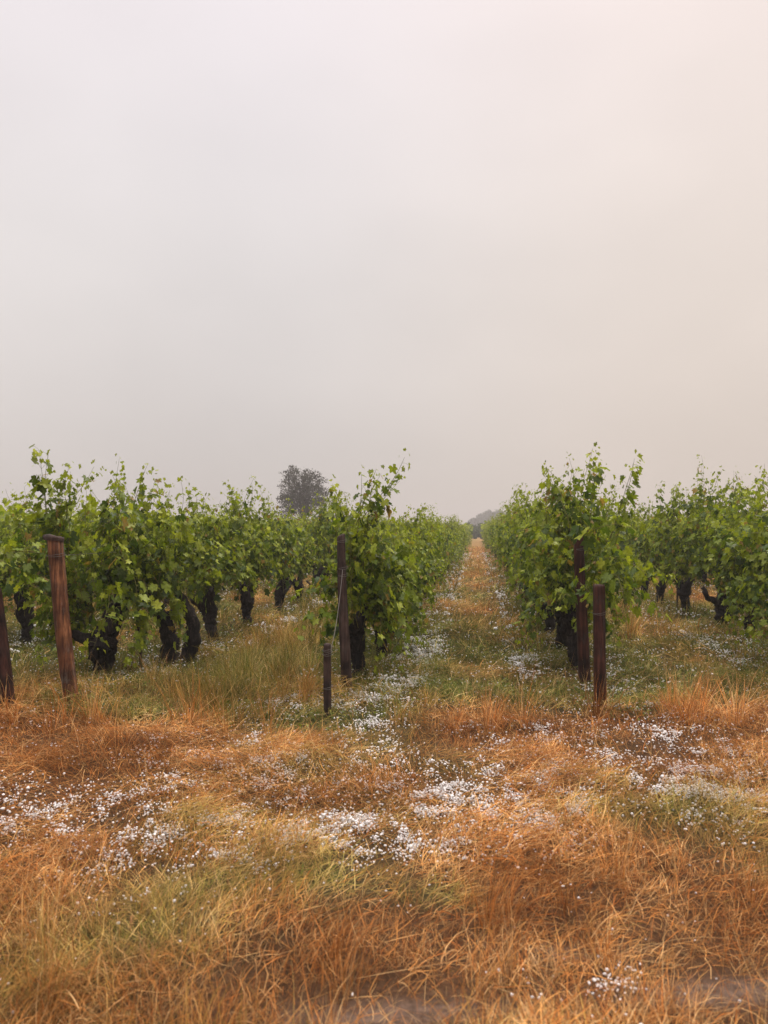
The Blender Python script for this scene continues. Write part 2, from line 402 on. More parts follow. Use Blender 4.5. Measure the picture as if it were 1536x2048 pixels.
# lying thatch
for (y0, y1, dens, wmin, wmax, Lm) in [(1.5, 3.0, 8200, .0010, .0026, .12), (3.0, 5.2, 6000, .0013, .0030, .13), (5.2, 8.0, 2900, .0024, .0045, .15),
                                   (8.0, 15, 850, .005, .009, .2), (15, 34, 200, .010, .018, .26), (34, 60, 45, .02, .03, .3)]:
    x, y = scatter(rng, y0, y1, dens, xlim=(-9, 12) if y0 > 8 else None)
    patch = fbm(x, y, .45, 77, 2)
    keep = rng.random(len(x)) < np.clip(.35 + 1.6 * (patch - .3), .15, 1) * (1 - .6 * mud_amt(x, y)) * 1
    u, v = xy2uv(x, y); inrow = (row_dist(u) < .42) & (v > 6.6)
    keep &= ~(inrow & (rng.random(len(x)) < .45))
    x, y = x[keep], y[keep]; n = len(x)
    pile = np.clip(fbm(x, y, .45, 77, 2) - .42, 0, 1) * .28
    z0 = hgt(x, y) + rng.random(n) * (.02 + pile)
    L = Lm * rng.uniform(.45, 1.5, n)
    az = swath(x, y) + rng.normal(0, 1.1, n)
    e0 = np.radians(rng.normal(17, 17, n)); curl = np.radians(rng.normal(35, 30, n))
    col = blade_color(rng, x, y, n) 
    G.add(*blades(rng, x, y, z0, L, rng.uniform(wmin, wmax, n), az, e0, curl, col))
# standing tufts
def tufts(y0, y1, dens, nb, Lm, wid, seed, where=None, spread=.05, lean=26, bias=0., geo=None, xlim=None, hk=.4):
    r = np.random.default_rng(seed)
    cx, cyy = scatter(r, y0, y1, dens, xlim=xlim)
    pr = np.clip((fbm(cx, cyy, .7, 91, 2) - .32) * 3, .05, 1) * (1 - .93 * mud_amt(cx, cyy))
    if where is not None: pr = where(cx, cyy)
    else: pr = pr * (1 - .35 * np.clip(hail_w(cx, cyy), 0, 1))
    for px_, py_ in ((147, 1413), (24, 1424), (693, 1388), (658, 1430), (1200, 1408), (1166, 1366)):
        qx, qy = at(px_, py_); pr = pr * (1 - .93 * blob(cx, cyy, qx, qy - .22, .16, .34))
    k = r.random(len(cx)) < pr; cx, cyy = cx[k], cyy[k]
    cnt = r.integers(int(nb * .5), int(nb * 1.6), len(cx))
    s = r.uniform(.6, 1.35, len(cx)); gaz = r.uniform(0, 6.28, len(cx)) * .35 + swath(cx, cyy) * .65
    I = np.repeat(np.arange(len(cx)), cnt); n = len(I)
    if n == 0: return
    rad = np.abs(r.normal(0, spread, n)); ang = r.uniform(0, 6.283, n)
    x = cx[I] + rad * np.cos(ang); y = cyy[I] + rad * np.sin(ang)
    az = np.where(r.random(n) < hk, gaz[I] + r.normal(0, .5, n), ang)
    e0 = np.radians(np.clip(90 - np.abs(r.normal(lean, lean * .55, n)), 15, 92))
    curl = np.radians(np.abs(r.normal(38, 25, n)))
    L = Lm * s[I] * r.uniform(.45, 1.25, n)
    tb = r.normal(0, .12, len(cx))
    col = blade_color(r, x, y, n, bias) * (1 + tb[I])[:, None]
    (geo or G).add(*blades(r, x, y, hgt(x, y) - .004, L, wid * r.uniform(.7, 1.3, n), az, e0, curl, col))
tufts(1.45, 3.2, 70, 40, .11, .0014, 1, lean=46, spread=.08)
tufts(3.2, 5.4, 40, 40, .13, .0018, 2, lean=46, spread=.08)
tufts(5.4, 8.5, 18, 45, .16, .0030, 3, lean=38, spread=.07)
tufts(8.5, 16, 7, 30, .24, .007, 4, xlim=(-8, 11))
tufts(16, 34, 2.5, 18, .27, .014, 5, xlim=(-8, 12))
# tall straw in the lane left of the centre row, beside the post at the left and at the right edge
def tall_where(x, y):
    w = 0
    for px, py, rx, ry, a_ in [(520, 1370, .38, 1.4, 1.0), (430, 1420, .4, .5, .9), (560, 1300, .3, 2.0, .9), (60, 1440, .45, .35, .9), (330, 1440, .45, .25, .7),
                               (960, 1450, .28, .2, 1.0), (1460, 1430, .6, .3, .8), (1210, 1430, .25, .15, .7), (1000, 1500, .2, .15, .6)]:
        cx, c2 = at(px, py); w = w + a_ * blob(x, y, cx, c2, rx, ry)
    return np.clip(w, 0, 1)
tufts(4.3, 9.5, 30, 60, .36, .0030, 6, where=tall_where, spread=.06, lean=20, bias=-.14)
tufts(9.0, 16, 8, 40, .38, .006, 16, where=lambda x, y: np.clip(1.2 * np.exp(-((xy2uv(x, y)[0] + 2.2) / .45) ** 2) + .9 * np.exp(-((xy2uv(x, y)[0] - 2.2) / .5) ** 2), 0, 1), spread=.09, lean=18)
# foreground clumps
def fg_where(x, y):
    w = 0
    for px, py, rx, ry, a_ in [(120, 1850, .3, .2, .7), (1080, 1900, .14, .10, 1.0), (450, 2120, .3, .12, 1.0), (760, 1960, .3, .12, .8), (1000, 1840, .25, .12, .6),
                               (1450, 1780, .3, .2, .6), (1250, 2060, .15, .06, .6), (20, 2050, .2, .1, .8), (600, 1850, .5, .1, .4)]:
        cx, c2 = at(px, py); w = w + a_ * blob(x, y, cx, c2, rx, ry)
    return np.clip(w, 0, 1)
tufts(1.45, 3.2, 42, 55, .24, .0016, 8, where=fg_where, spread=.045, lean=20)
# single long pale stems, many bent over
x, y = scatter(rng, 1.6, 7.5, 26); n = len(x)
k = rng.random(n) > mud_amt(x, y); x, y = x[k], y[k]; n = len(x)
col = np.array((.60, .38, .17)) * rng.uniform(.7, 1.15, n)[:, None]
G.add(*blades(rng, x, y, hgt(x, y), rng.uniform(.2, .5, n), rng.uniform(.0015, .0026, n) * np.maximum(1, y / 4), rng.uniform(0, 6.28, n),
              np.radians(rng.uniform(20, 88, n)), np.radians(rng.uniform(-10, 70, n)), col, segs=5))
# bent seed heads on thin stalks
x, y = scatter(rng, 1.7, 6.5, 9); n = len(x)
k = (rng.random(n) > hail_w(x, y)) & (rng.random(n) > mud_amt(x, y)); x, y = x[k], y[k]; n = len(x)
ht = rng.uniform(.16, .36, n); la = rng.uniform(0, 6.283, n); lm = rng.uniform(.05, .6, n) * ht
cst = np.array((.46, .27, .11)) * rng.uniform(.7, 1.1, n)[:, None]; g0 = hgt(x, y)
e_ = np.arctan2(ht, lm); Ls = np.hypot(ht, lm)
G.add(*blades(rng, x, y, g0, Ls, np.full(n, .0016), la, e_, np.zeros(n), cst, side_bend=0))
ns_ = 16; t_ = np.tile(np.linspace(.74, 1.0, ns_), n); I = np.repeat(np.arange(n), ns_)
hd = np.array((.38, .20, .085)) * rng.uniform(.6, 1.2, n * ns_)[:, None]
G.add(*blades(rng, x[I] + np.cos(la[I]) * lm[I] * t_, y[I] + np.sin(la[I]) * lm[I] * t_, g0[I] + ht[I] * t_, rng.uniform(.010, .022, n * ns_), rng.uniform(.002, .0036, n * ns_),
              la[I] + rng.normal(0, .9, n * ns_), rng.uniform(.5, 1.35, n * ns_), rng.uniform(0, .6, n * ns_), hd))
tag(G.build('dry_grass', M['grass'], colors=True), 'rust orange and straw coloured dry grass matted over the ground', 'dry grass', kind='stuff')
# green grass
tufts(1.5, 5.5, 18, 26, .10, .0026, 21, where=lambda x, y: np.clip((green_amt(x, y) - .35) * 1.6, 0, 1), lean=42, bias=.25, geo=GG)
tufts(5.5, 10, 30, 26, .14, .004, 22, where=lambda x, y: np.clip((green_amt(x, y) - .35) * 2.2, 0, 1), lean=32, bias=.45, geo=GG)
tufts(10, 20, 9, 18, .17, .009, 23, where=lambda x, y: np.clip((green_amt(x, y) - .4) * 2, 0, 1), lean=32, bias=.4, geo=GG, xlim=(-8, 11))
tufts(20, 40, 2, 14, .22, .02, 24, where=lambda x, y: np.clip((green_amt(x, y) - .4) * 2, 0, 1), lean=32, bias=.4, geo=GG, xlim=(-8, 12))
tag(GG.build('green_grass', M['grass'], colors=True), 'short green grass growing in patches between the dry grass', 'green grass', kind='stuff')
# low broad-leaved weeds
W = Geo()
def weed_leaves(rng, x, y, z, s, col):
    n = len(x)
    shp = np.array([(0, 0, 0), (.28, .30, .10), (.75, .30, .14), (1.1, 0, .02), (.75, -.30, .14), (.28, -.30, .10), (.55, 0, .05)])
    az = rng.uniform(0, 6.283, n); el = rng.normal(.35, .4, n)
    ax = np.stack([np.cos(az) * np.cos(el), np.sin(az) * np.cos(el), np.sin(el)], -1)
    ay = np.stack([-np.sin(az), np.cos(az), np.zeros(n)], -1); an = np.cross(ax, ay)
    V = (np.stack([x, y, z], -1)[:, None] + s[:, None, None] * (shp[None, :, 0:1] * ax[:, None] + shp[None, :, 1:2] * ay[:, None] + shp[None, :, 2:3] * an[:, None]))
    b_ = np.arange(n)[:, None] * 7
    T = np.concatenate([b_ + np.array(t)[None] for t in ((0, 6, 1), (1, 6, 2), (2, 6, 3), (3, 6, 4), (4, 6, 5), (5, 6, 0))])
    return V.reshape(-1, 3), None, T, np.repeat(col, 7, axis=0)
def weeds(y0, y1, dens, s, seed, fn, xlim=None):
    r = np.random.default_rng(seed); cx, cyy = scatter(r, y0, y1, dens, xlim=xlim)
    k = r.random(len(cx)) < fn(cx, cyy); cx, cyy = cx[k], cyy[k]
    cnt = r.integers(6, 22, len(cx)); I = np.repeat(np.arange(len(cx)), cnt); n = len(I)
    rad = np.abs(r.normal(0, s * 1.9, n)); a_ = r.uniform(0, 6.283, n)
    x = cx[I] + rad * np.cos(a_); y = cyy[I] + rad * np.sin(a_)
    z = hgt(x, y) + r.random(n) * s * 3.2 + .01
    col = (GREEN[r.integers(0, 4, n)] * r.uniform(.8, 1.6, n)[:, None])
    W.add(*weed_leaves(r, x, y, z, s * r.uniform(.5, 1.3, n), col))
def wd(x, y):
    u, v = xy2uv(x, y); rd = row_dist(u)
    w = np.exp(-(rd / .55) ** 2) * np.clip((v - 5.3) / 1.0, 0, 1) * .9
    for px, py, rx, ry in [(600, 1380, .3, .6), (760, 1370, .25, .5), (660, 1460, .3, .2), (1280, 1390, .3, .5), (1500, 1330, .35, .7), (230, 1420, .7, .25), (840, 1400, .3, .4)]:
        cx, c2 = at(px, py); w = w + .8 * blob(x, y, cx, c2, rx, ry)
    return np.clip(w + (green_amt(x, y) - .6) * .3, 0, 1)
weeds(1.8, 5.2, 22, .016, 31, wd)
weeds(5.2, 9.5, 60, .022, 32, wd)
weeds(9.5, 18, 16, .035, 33, wd, xlim=(-9, 12))
weeds(18, 40, 3, .07, 34, wd, xlim=(-9, 12))
tag(W.build('weeds', M['leaf'], colors=True), 'low broad leaved green weeds growing along the foot of the vine rows', 'weeds', kind='stuff')

# ------------------------------------------------------------------ hail
ico = bpy.data.meshes.new('tmp'); import bmesh
bm = bmesh.new(); bmesh.ops.create_icosphere(bm, subdivisions=1, radius=1); bm.verts.index_update()
IV = np.array([v.co[:] for v in bm.verts]); IF = np.array([[v.index for v in f.verts] for f in bm.faces]); bm.free()
bpy.data.meshes.remove(ico)
def hail_amt(x, y):
    u, v = xy2uv(x, y); w = hail_w(x, y)
    lane = np.clip((v - 5.8) / 1.2, 0, 1)
    w = w + lane * (2.6 * np.exp(-((u + .66) / .17) ** 2) + .9 * np.exp(-((u - .44) / .13) ** 2) + 1.1 * np.exp(-((u + 2.82) / .13) ** 2) * np.clip((v - 8) / 2, 0, 1)
                    + .5 * np.exp(-((u - 2.7) / .13) ** 2) + .25 * np.exp(-(row_dist(u) / .4) ** 2))
    w = w + .012 + .03 * (y > 3.2)
    clump = np.clip((fbm(x, y, .085, 131, 3) - .50) * 8, 0, 1) * np.clip((fbm(x, y, .30, 139, 3) - .38) * 4.5, .03, 1)
    return np.clip(w, 0, 1.1) * (clump * .96 + .04)
H = Geo()
for (y0, y1, dens, s) in [(1.8, 3.1, 6000, .0040), (3.1, 4.6, 14000, .0046), (4.6, 6.4, 12500, .0052), (6.4, 10, 6500, .0070), (10, 20, 900, .012), (20, 45, 130, .022)]:
    x, y = scatter(rng, y0, y1, dens, .4, xlim=(-6, 8) if y0 > 9 else None)
    k = rng.random(len(x)) < hail_amt(x, y); x, y = x[k], y[k]; n = len(x)
    r_ = s * np.exp(rng.normal(0, .27, n))
    z = hgt(x, y) + .004 + rng.random(n) * .04 + r_ * .5 + (.022 if 6 < y0 < 9 else (.0 if y0 < 9 else .035))
    sq = rng.uniform(.6, 1.3, (n, 1, 3)) * np.array([1, 1, .75]); jit = 1 + rng.normal(0, .16, (n, len(IV), 1))
    V = np.stack([x, y, z], -1)[:, None] + IV[None] * r_[:, None, None] * sq * jit
    H.add(V.reshape(-1, 3), None, (np.arange(n)[:, None, None] * len(IV) + IF[None]).reshape(-1, 3))
    print('hail', y0, n)
tag(H.build('hailstones', M['hail']), 'white hailstones lying in drifts in the dry grass', 'hail', kind='stuff')

# ------------------------------------------------------------------ grapevines
half = [(0, 1.0), (9, .84), (16, .80), (27, .56), (36, .66), (50, .92), (60, .76), (72, .66), (84, .50), (98, .60), (112, .72), (128, .60), (146, .60), (164, .48)]
pol = [(a_, r_) for a_, r_ in half] + [(180, .14)] + [(-a_, r_) for a_, r_ in reversed(half[1:])]
LO = np.array([(math.cos(R(a_)) * r_, math.sin(R(a_)) * r_) for a_, r_ in pol])          # outline, tip towards +x
LO_LOW = np.array([(math.cos(R(a_)) * r_, math.sin(R(a_)) * r_) for a_, r_ in [(0, 1), (27, .6), (52, .9), (84, .55), (112, .72), (160, .5), (-160, .5), (-112, .72), (-84, .55), (-52, .9), (-27, .6)]])
def leaf_geo(rng, pos, ax, nrm, size, col, lowres=False):
    lo = LO_LOW if lowres else LO
    n = len(pos); k = len(lo)
    ax = ax / (np.linalg.norm(ax, axis=1)[:, None] + 1e-9)
    nrm = nrm - ax * np.sum(nrm * ax, axis=1)[:, None]; nrm /= np.linalg.norm(nrm, axis=1)[:, None] + 1e-9
    ay = np.cross(nrm, ax)
    fold = rng.normal(.22, .22, n)[:, None]; droop = rng.normal(-.30, .22, n)[:, None]; wav = rng.normal(0, .05, (n, k))
    X = lo[None, :, 0] * np.ones((n, 1)); Y = lo[None, :, 1] * rng.uniform(.85, 1.1, (n, 1))
    Z = fold * np.abs(Y) + droop * (X * np.abs(X)) * .8 + wav + droop * .3 * Y * Y
    Vo = pos[:, None] + size[:, None, None] * (X[..., None] * ax[:, None] + Y[..., None] * ay[:, None] + Z[..., None] * nrm[:, None])
    V = np.concatenate([pos[:, None] + 0, Vo], 1)
    m_ = k + 1; b_ = np.arange(n)[:, None] * m_
    T = np.concatenate([b_ + np.array([0, 1 + j, 1 + (j + 1) % k])[None] for j in range(k)])
    cc = np.repeat(col[:, None], m_, 1); cc[:, 0] *= 1.12
    return V.reshape(-1, 3), None, T, cc.reshape(-1, 3)
LEAF_C = np.array([(.070, .110, .012), (.120, .170, .014), (.180, .230, .018), (.050, .085, .014), (.250, .290, .022)])
YOUNG = np.array((.40, .44, .035))
def vine_parts(seed, zlow=.55, ztop=1.75, ylen=.72, xw=.30, ncane=30, tall=4, tall_top=2.1, trunk='generic', low=0, lowres=False, extra=None, leafs=1.0, headz=.42):
    """returns Geo for trunk, shoots, leaves. x across the row, y along it."""
    r = np.random.default_rng(seed)
    ncane = int(ncane * .78); ztop = ztop + r.uniform(-.20, .06); xw = xw * .9; tall = tall + 1
    Tk, S, Lf = Geo(), Geo(), Geo()
    heads = []
    def gnarl(pts, rad, n=14, amp=.018, sides=18, rough=.10):
        n = int(n * 1.7); amp = amp * .8
        pts = np.array(pts, float); t = np.linspace(0, 1, len(pts)); tt = np.linspace(0, 1, n)
        P = np.stack([np.interp(tt, t, pts[:, i]) for i in range(3)], -1)
        P[1:] += r.normal(0, amp, (n - 1, 3)) * np.array([1, 1, .3])
        rr = np.interp(tt, np.linspace(0, 1, len(rad)), rad) * (1 + r.normal(0, .055, n))
        Tk.tube(P, rr, sides, rough, r)
        return P
    hx, hy = r.normal(0, .03), r.normal(0, .05)
    if trunk == 'vase':
        gnarl([(0, 0, -.08), (.0, .0, .03), (.0, -.02, .16), (.01, -.05, .32), (0, -.04, .46)], [.045, .055, .10, .125, .09], 22, .012)
        gnarl([(0, -.02, .30), (-.12, -.10, .40), (-.28, -.2, .47), (-.34, -.22, .62)], [.07, .05, .035, .03], 9)
        gnarl([(0, 0, .36), (.05, .15, .55), (.03, .32, .72)], [.08, .05, .035], 9)
        gnarl([(0, -.05, .36), (.1, -.1, .58), (.12, -.05, .8)], [.07, .05, .03], 8)
        heads = [(-.34, -.22, .62), (.03, .32, .72), (.12, -.05, .8), (0, 0, .5)]
    elif trunk == 'double':
        gnarl([(-.05, 0, -.08), (-.06, 0, .05), (-.02, 0, .25), (-.05, -.02, .45), (-.10, -.04, .52)], [.10, .095, .085, .075, .07], 14, .012)
        gnarl([(.06, .18, -.08), (.09, .18, .10), (.16, .18, .28), (.15, .16, .44), (.10, .14, .60), (.0, .1, .78)], [.07, .075, .08, .07, .055, .04], 15, .014)
        gnarl([(-.08, -.02, .50), (.0, .03, .56), (.1, .1, .58)], [.055, .045, .04], 7)
        gnarl([(-.10, -.04, .52), (-.2, -.15, .66), (-.18, -.2, .8)], [.06, .045, .03], 8)
        heads = [(0, .1, .78), (-.18, -.2, .8), (.12, .15, .6)]
    else:
        lean = r.normal(0, .05, 2)
        top = (hx + lean[0], hy + lean[1], headz)
        gnarl([(0, 0, -.08), (hx * .4, hy * .4, .08), (hx + lean[0] * .6, hy + lean[1] * .5, headz * .6), top], [.075, .06, .065, .10], 14, .012)
        for k in range(r.integers(2, 4)):
            a_ = (0 if k % 2 else math.pi) + r.normal(0, .45) + math.pi / 2
            ln = r.uniform(.18, .34)
            e_ = (top[0] + ln * math.cos(a_), top[1] + ln * math.sin(a_), headz + r.uniform(.15, .32))
            gnarl([(top[0], top[1], top[2] - .05), ((top[0] * 1.2 + e_[0]) / 2.2, (top[1] + e_[1]) / 2, (headz * 1.3 + e_[2]) / 2.3), e_], [.085, .055, .035], 9, .012)
            heads.append(e_)
        heads.append(top)
    P_, A_, N_, S_, C_ = [], [], [], [], []
    def cane(p0, d0, length, grav, pull=1.0, sz=1.0, rad=.0035):
        p = np.array(p0, float); d = np.array(d0, float); d /= np.linalg.norm(d)
        step = .055; ns = max(4, int(length / step)); pts = [p.copy()]
        side = 1
        wob = r.normal(0, .06, 3)
        for i in range(ns):
            t = i / ns
            wob = wob * .8 + r.normal(0, .05, 3)
            d = d + wob * .5 + np.array([0, 0, -grav * (.3 + t)]) * .07
            # the row is trained: canes are pulled back to its width
            d[0] -= pull * .10 * (p[0] / max(xw, .1)) * (abs(p[0]) > xw * .7)
            d /= np.linalg.norm(d)
            p = p + d * step
            if p[2] < .05: p[2] = .05
            pts.append(p.copy())
            side = -side
            for kk in range(3 if r.random() < .25 else 2):
                if i < 1: continue
                o = np.cross(d, np.array([0, 0, 1.0])) * side + r.normal(0, .45, 3)
                o[0] += .35 * np.sign(p[0] + 1e-6); o[2] += .15
                o /= np.linalg.norm(o)
                pet = r.uniform(.04, .10) * sz
                q = p + o * pet
                sz_ = sz * (.076 * (1 - .62 * t ** 2.2)) * r.uniform(.45, 1.3) * (1 if kk == 0 else .75)
                ax = o * .55 + np.array([0, 0, -.65]) + r.normal(0, .35, 3)
                nr = np.array([np.sign(o[0]) * .55 + o[0] * .4, o[1] * .6, .65]) + r.normal(0, .38, 3)
                P_.append(q); A_.append(ax); N_.append(nr); S_.append(sz_)
                c = LEAF_C[r.integers(0, 5)] * r.uniform(.75, 1.25)
                y_ = np.clip((t - .45) / .55, 0, 1) ** 1.5 * r.uniform(.3, 1) + (r.random() < .03) * .8
                y_ = min(1, y_); c = c * (1 - y_) + YOUNG * y_ * r.uniform(.7, 1.1)
                if r.random() < .035: c = np.array((.30, .20, .05)) * r.uniform(.6, 1.2)
                C_.append(c)
                if sz_ > .04 and not lowres:
                    S.tube([p, p + o * pet * .5 + (0, 0, .01), q], [.0014, .0012, .0010], 3, C=(.20, .20, .05), cap=False)
        pts = np.array(pts)
        if len(pts) > 2:
            S.tube(pts[::2] if lowres else pts, np.linspace(rad, .0012, len(pts[::2] if lowres else pts)), 4, C=(.14, .13, .035), cap=False)
    for k in range(ncane):
        h = heads[r.integers(0, len(heads))]
        y0 = h[1] * .5 + r.uniform(-ylen, ylen) * .75; x0 = h[0] * .5 + r.normal(0, xw * .35)
        z0 = h[2] * r.uniform(.85, 1.25)
        length = (ztop + .10 - z0) * r.uniform(.6, 1.2) * (1.06 - .36 * (y0 / ylen) ** 2)
        d = (r.normal(0, .28), (y0 / ylen) * .25 + r.normal(0, .22), 1)
        cane((x0, y0, z0), d, max(.35, length * 1.05), r.uniform(.0, .55))
    for k in range(int(ncane * .55)):         # canes that arch out and hang down the sides
        h = heads[r.integers(0, len(heads))]
        sgn = r.choice([-1, 1])
        y0 = r.uniform(-ylen, ylen) * .9
        z0 = r.uniform(.8, max(.9, ztop - .35))
        cane((sgn * xw * .4, y0, z0), (sgn * r.uniform(.5, 1.1), r.normal(0, .6), r.uniform(-.2, .7)), r.uniform(.3, max(.4, min(1.1, z0 - zlow + .35))), r.uniform(1.6, 3.0))
    tc_ = r.uniform(-.45, .45) * ylen
    for k in range(tall):
        y0 = tc_ + r.normal(0, .22) * ylen
        z0 = ztop - .5
        ln = (tall_top - z0) * r.uniform(.72, 1.05)
        cane((r.normal(0, .09), y0, z0), (r.normal(0, .18), r.normal(0, .22), 1), ln, r.uniform(-.1, .5), sz=.85)
    for k in range(low):                      # canes hanging down to the ground
        sgn = r.choice([-1, 1]); y0 = r.uniform(-ylen, ylen) * .75
        cane((sgn * xw * .5, y0, r.uniform(.6, 1.0)), (sgn * .5, r.normal(0, .35), -.1), r.uniform(.5, .85), 3.0)
    for (p0, d0, ln, gr, sz) in (extra or []):
        cane(p0, d0, ln, gr, pull=0, sz=sz, rad=.0045)
    Lf.add(*leaf_geo(r, np.array(P_), np.array(A_), np.array(N_), np.array(S_), np.array(C_), lowres))
    return Tk, S, Lf
nleaf = 0
def make_vine(loc, rz, **kw):
    root = empty('grapevine', loc, rz)
    Tk, S, Lf = vine_parts(**kw)
    Tk.build('trunk', M['bark'], root); S.build('shoots', M['shoot'], root, colors=True); Lf.build('leaves', M['leaf'], root, colors=True)
    return root
def copy_vine(src, loc, rz, sc):
    c = src.copy(); COL.objects.link(c); c.location = loc; c.rotation_euler = (0, 0, rz); c.scale = sc
    for k_ in ('label', 'category', 'group'):
        if k_ in c: del c[k_]
    for ch in src.children:
        d = ch.copy(); COL.objects.link(d); d.parent = c
    return c
def onrow(px, py): x_, y_ = at(px, py); return (x_, y_, float(hgt(x_, y_)) - .02)
RZ = -THETA
def rowpt(row, v, du=0.):
    x_, y_ = uv2xy(ROWS[row] + du, v); return (x_, y_, float(hgt(x_, y_)) - .02)
V1 = []
def hero(loc, label, **kw):
    o = make_vine(loc, RZ, **kw); tag(o, label, 'grapevine', GV); V1.append(o); return o
GV = 'grapevines trained in rows'
# row behind the leaning red post
hero(onrow(212, 1352), 'first vine behind the thick reddish post, leaves hanging low over a black bulging trunk', seed=101, trunk='vase',
     ncane=36, low=26, tall=5, ylen=.55, xw=.34, tall_top=2.04, ztop=1.78,
     extra=[((-.20, -.62, 1.2), (-.02, -.05, 1), .98, -.9, 1.15), ((-.24, -.55, 1.25), (.02, .05, 1), .90, -.9, 1.1), ((-.14, -.6, 1.15), (.08, -.05, 1), .95, -.9, 1.1), ((-.18, -.6, 1.1), (.05, -.1, 1), .95, -.7, 1.1), ((-.1, -.5, 1.1), (.1, -.1, 1), .85, -.5, 1.1),
            ((-.40, -.50, 1.0), (-.2, -.3, .9), .75, .1, 1.0), ((-.45, -.4, .9), (-.5, -.2, .6), .6, .8, 1.1), ((-.5, -.4, .9), (-.6, -.3, .0), .7, 1.5, 1.1), ((-.12, -.98, 1.25), (-.25, -1, .1), .50, 1.0, 1.05), ((.1, -.9, 1.3), (-.5, -1, .2), .45, 1.5, 1.0), ((-.25, -.3, 1.2), (-1, -.9, .1), .55, 1.2, .9), ((.25, -.1, 1.25), (.3, -.1, 1), .85, -.1, .9)])
hero(onrow(347, 1328), 'vine with two bare blackish stems side by side, second from the thick reddish post', seed=102, trunk='double', ncane=34, tall=6, tall_top=2.14, zlow=1.0, ylen=.55, xw=.27)
hero(onrow(430, 1284), 'vine on a stout black trunk between the two stemmed vine and a narrower one', seed=103, ncane=30, ylen=.58, xw=.27, tall=5, tall_top=2.08, zlow=.75, headz=.46)
hero(onrow(494, 1254), 'vine with a short crooked trunk, fourth along from the thick reddish post', seed=104, ncane=28, ylen=.55, xw=.26, tall=6, tall_top=2.16, zlow=.75)
hero(onrow(553, 1228), 'vine with a slim leaning trunk beside the drift of hail in the left lane', seed=105, ncane=25, ylen=.55, xw=.25, tall=3, zlow=.62, lowres=False)
# row behind the slim dark post
hero(rowpt('B', 7.05, -.02), 'leafy vine right behind the slim dark post, longest shoot arching to the right', seed=111, ncane=32, low=12, tall=5, ylen=.45, xw=.22, ztop=1.72, tall_top=1.98,
     extra=[((.0, -.25, 1.35), (.15, 0, 1), .62, .0, .9), ((.05, -.3, 1.50), (.55, -.05, .80), .72, .25, .9), ((.0, -.3, 1.45), (.35, -.1, .95), .6, -.2, .9), ((-.05, -.35, 1.3), (-.05, -.1, 1), .6, .0, .95), ((.1, -.2, 1.4), (.35, 0, 1), .55, .1, .9),
            ((-.15, -.5, .9), (-.4, -.5, .1), .5, 2.2, 1.0), ((-.12, -.5, .7), (-.4, -.4, 0), .5, 2.4, 1.0)])
hero(rowpt('B', 8.3), 'second vine of the row behind the slim dark post, low leaves touching the grass', seed=112, ncane=32, low=8, xw=.25, ylen=.6, tall=2, tall_top=1.78, ztop=1.62)
hero(rowpt('B', 9.6), 'third vine of the row behind the slim dark post', seed=113, ncane=29, low=4, xw=.25, ylen=.6, tall=2, tall_top=1.78, ztop=1.62)
# row right of the lane
hero(rowpt('C', 7.75, .02), 'tallest vine, standing behind the paired dark red posts right of the centre lane', seed=121, ncane=40, low=5, tall=9, ylen=.55, xw=.36, ztop=1.85, tall_top=2.24, zlow=.55,
     extra=[((.25, -.5, 1.2), (.3, -.2, 1), .95, .1, 1.0), ((-.1, -.3, 1.4), (-.15, 0, 1), .85, 0, .95), ((.2, -.6, .95), (.5, -.5, .5), .6, 1.6, 1.1), ((-.25, -.1, 1.3), (-.4, 0, 1), .75, 0, .95), ((.0, -.85, 1.1), (.15, -.9, .2), .75, 1.2, 1.15), ((-.08, -.85, 1.35), (.15, -.8, .3), .75, 1.8, 1.15), ((.1, -1.0, 1.15), (.1, -.9, .2), .75, 1.3, 1.15), ((.12, -1.1, 1.05), (.1, -.9, .0), .7, 1.0, 1.1), ((-.1, -.95, .95), (.1, -.5, .0), .5, 1.6, 1.1), ((-.15, -.7, .8), (-.2, -.5, .2), .5, 1.8, 1.1), ((.2, -.95, .9), (.2, -.6, .1), .5, 2, 1.15), ((.0, -.7, 1.4), (.1, -.3, 1), .7, .1, 1.1), ((.2, -.7, 1.35), (.3, -.3, 1), .75, .1, 1.1), ((.35, -.4, 1.0), (.5, -.6, .2), .6, 2., 1.1)])
hero(rowpt('C', 9.1), 'second vine behind the paired posts right of the centre lane', seed=122, ncane=36, low=8, tall=4, tall_top=2.05)
hero(rowpt('C', 10.4), 'third vine behind the paired posts right of the centre lane', seed=123, ncane=34, low=4, tall=3, tall_top=2.0)
# row at the right edge
hero(rowpt('D', 8.2, -.14), 'vine cut by the right edge of the photo above a thicket of weeds', seed=131, ncane=40, low=24, tall=7, tall_top=2.2, ztop=1.9, xw=.38)
hero(rowpt('D', 10.2, .1), 'vine left of the one cut by the right edge of the photo', seed=132, ncane=34, low=0, tall=6, tall_top=2.25, zlow=.6, ztop=2.0)
hero(rowpt('D', 11.5, .2), 'vine with a broad black vase shaped trunk in the row at the right', seed=133, trunk='vase', ncane=36, tall=7, tall_top=2.35, zlow=.65, ztop=2.05)
hero(rowpt('D', 12.9, .05), 'vine just beyond the broad vase shaped trunk in the row at the right', seed=134, ncane=34, tall=6, tall_top=2.2, zlow=.6, ztop=1.98)
hero(rowpt('Z', 8.6), 'vine at the left edge of the photo seen between the two leaning red posts', seed=141, ncane=34, low=10, tall=2, tall_top=1.85)

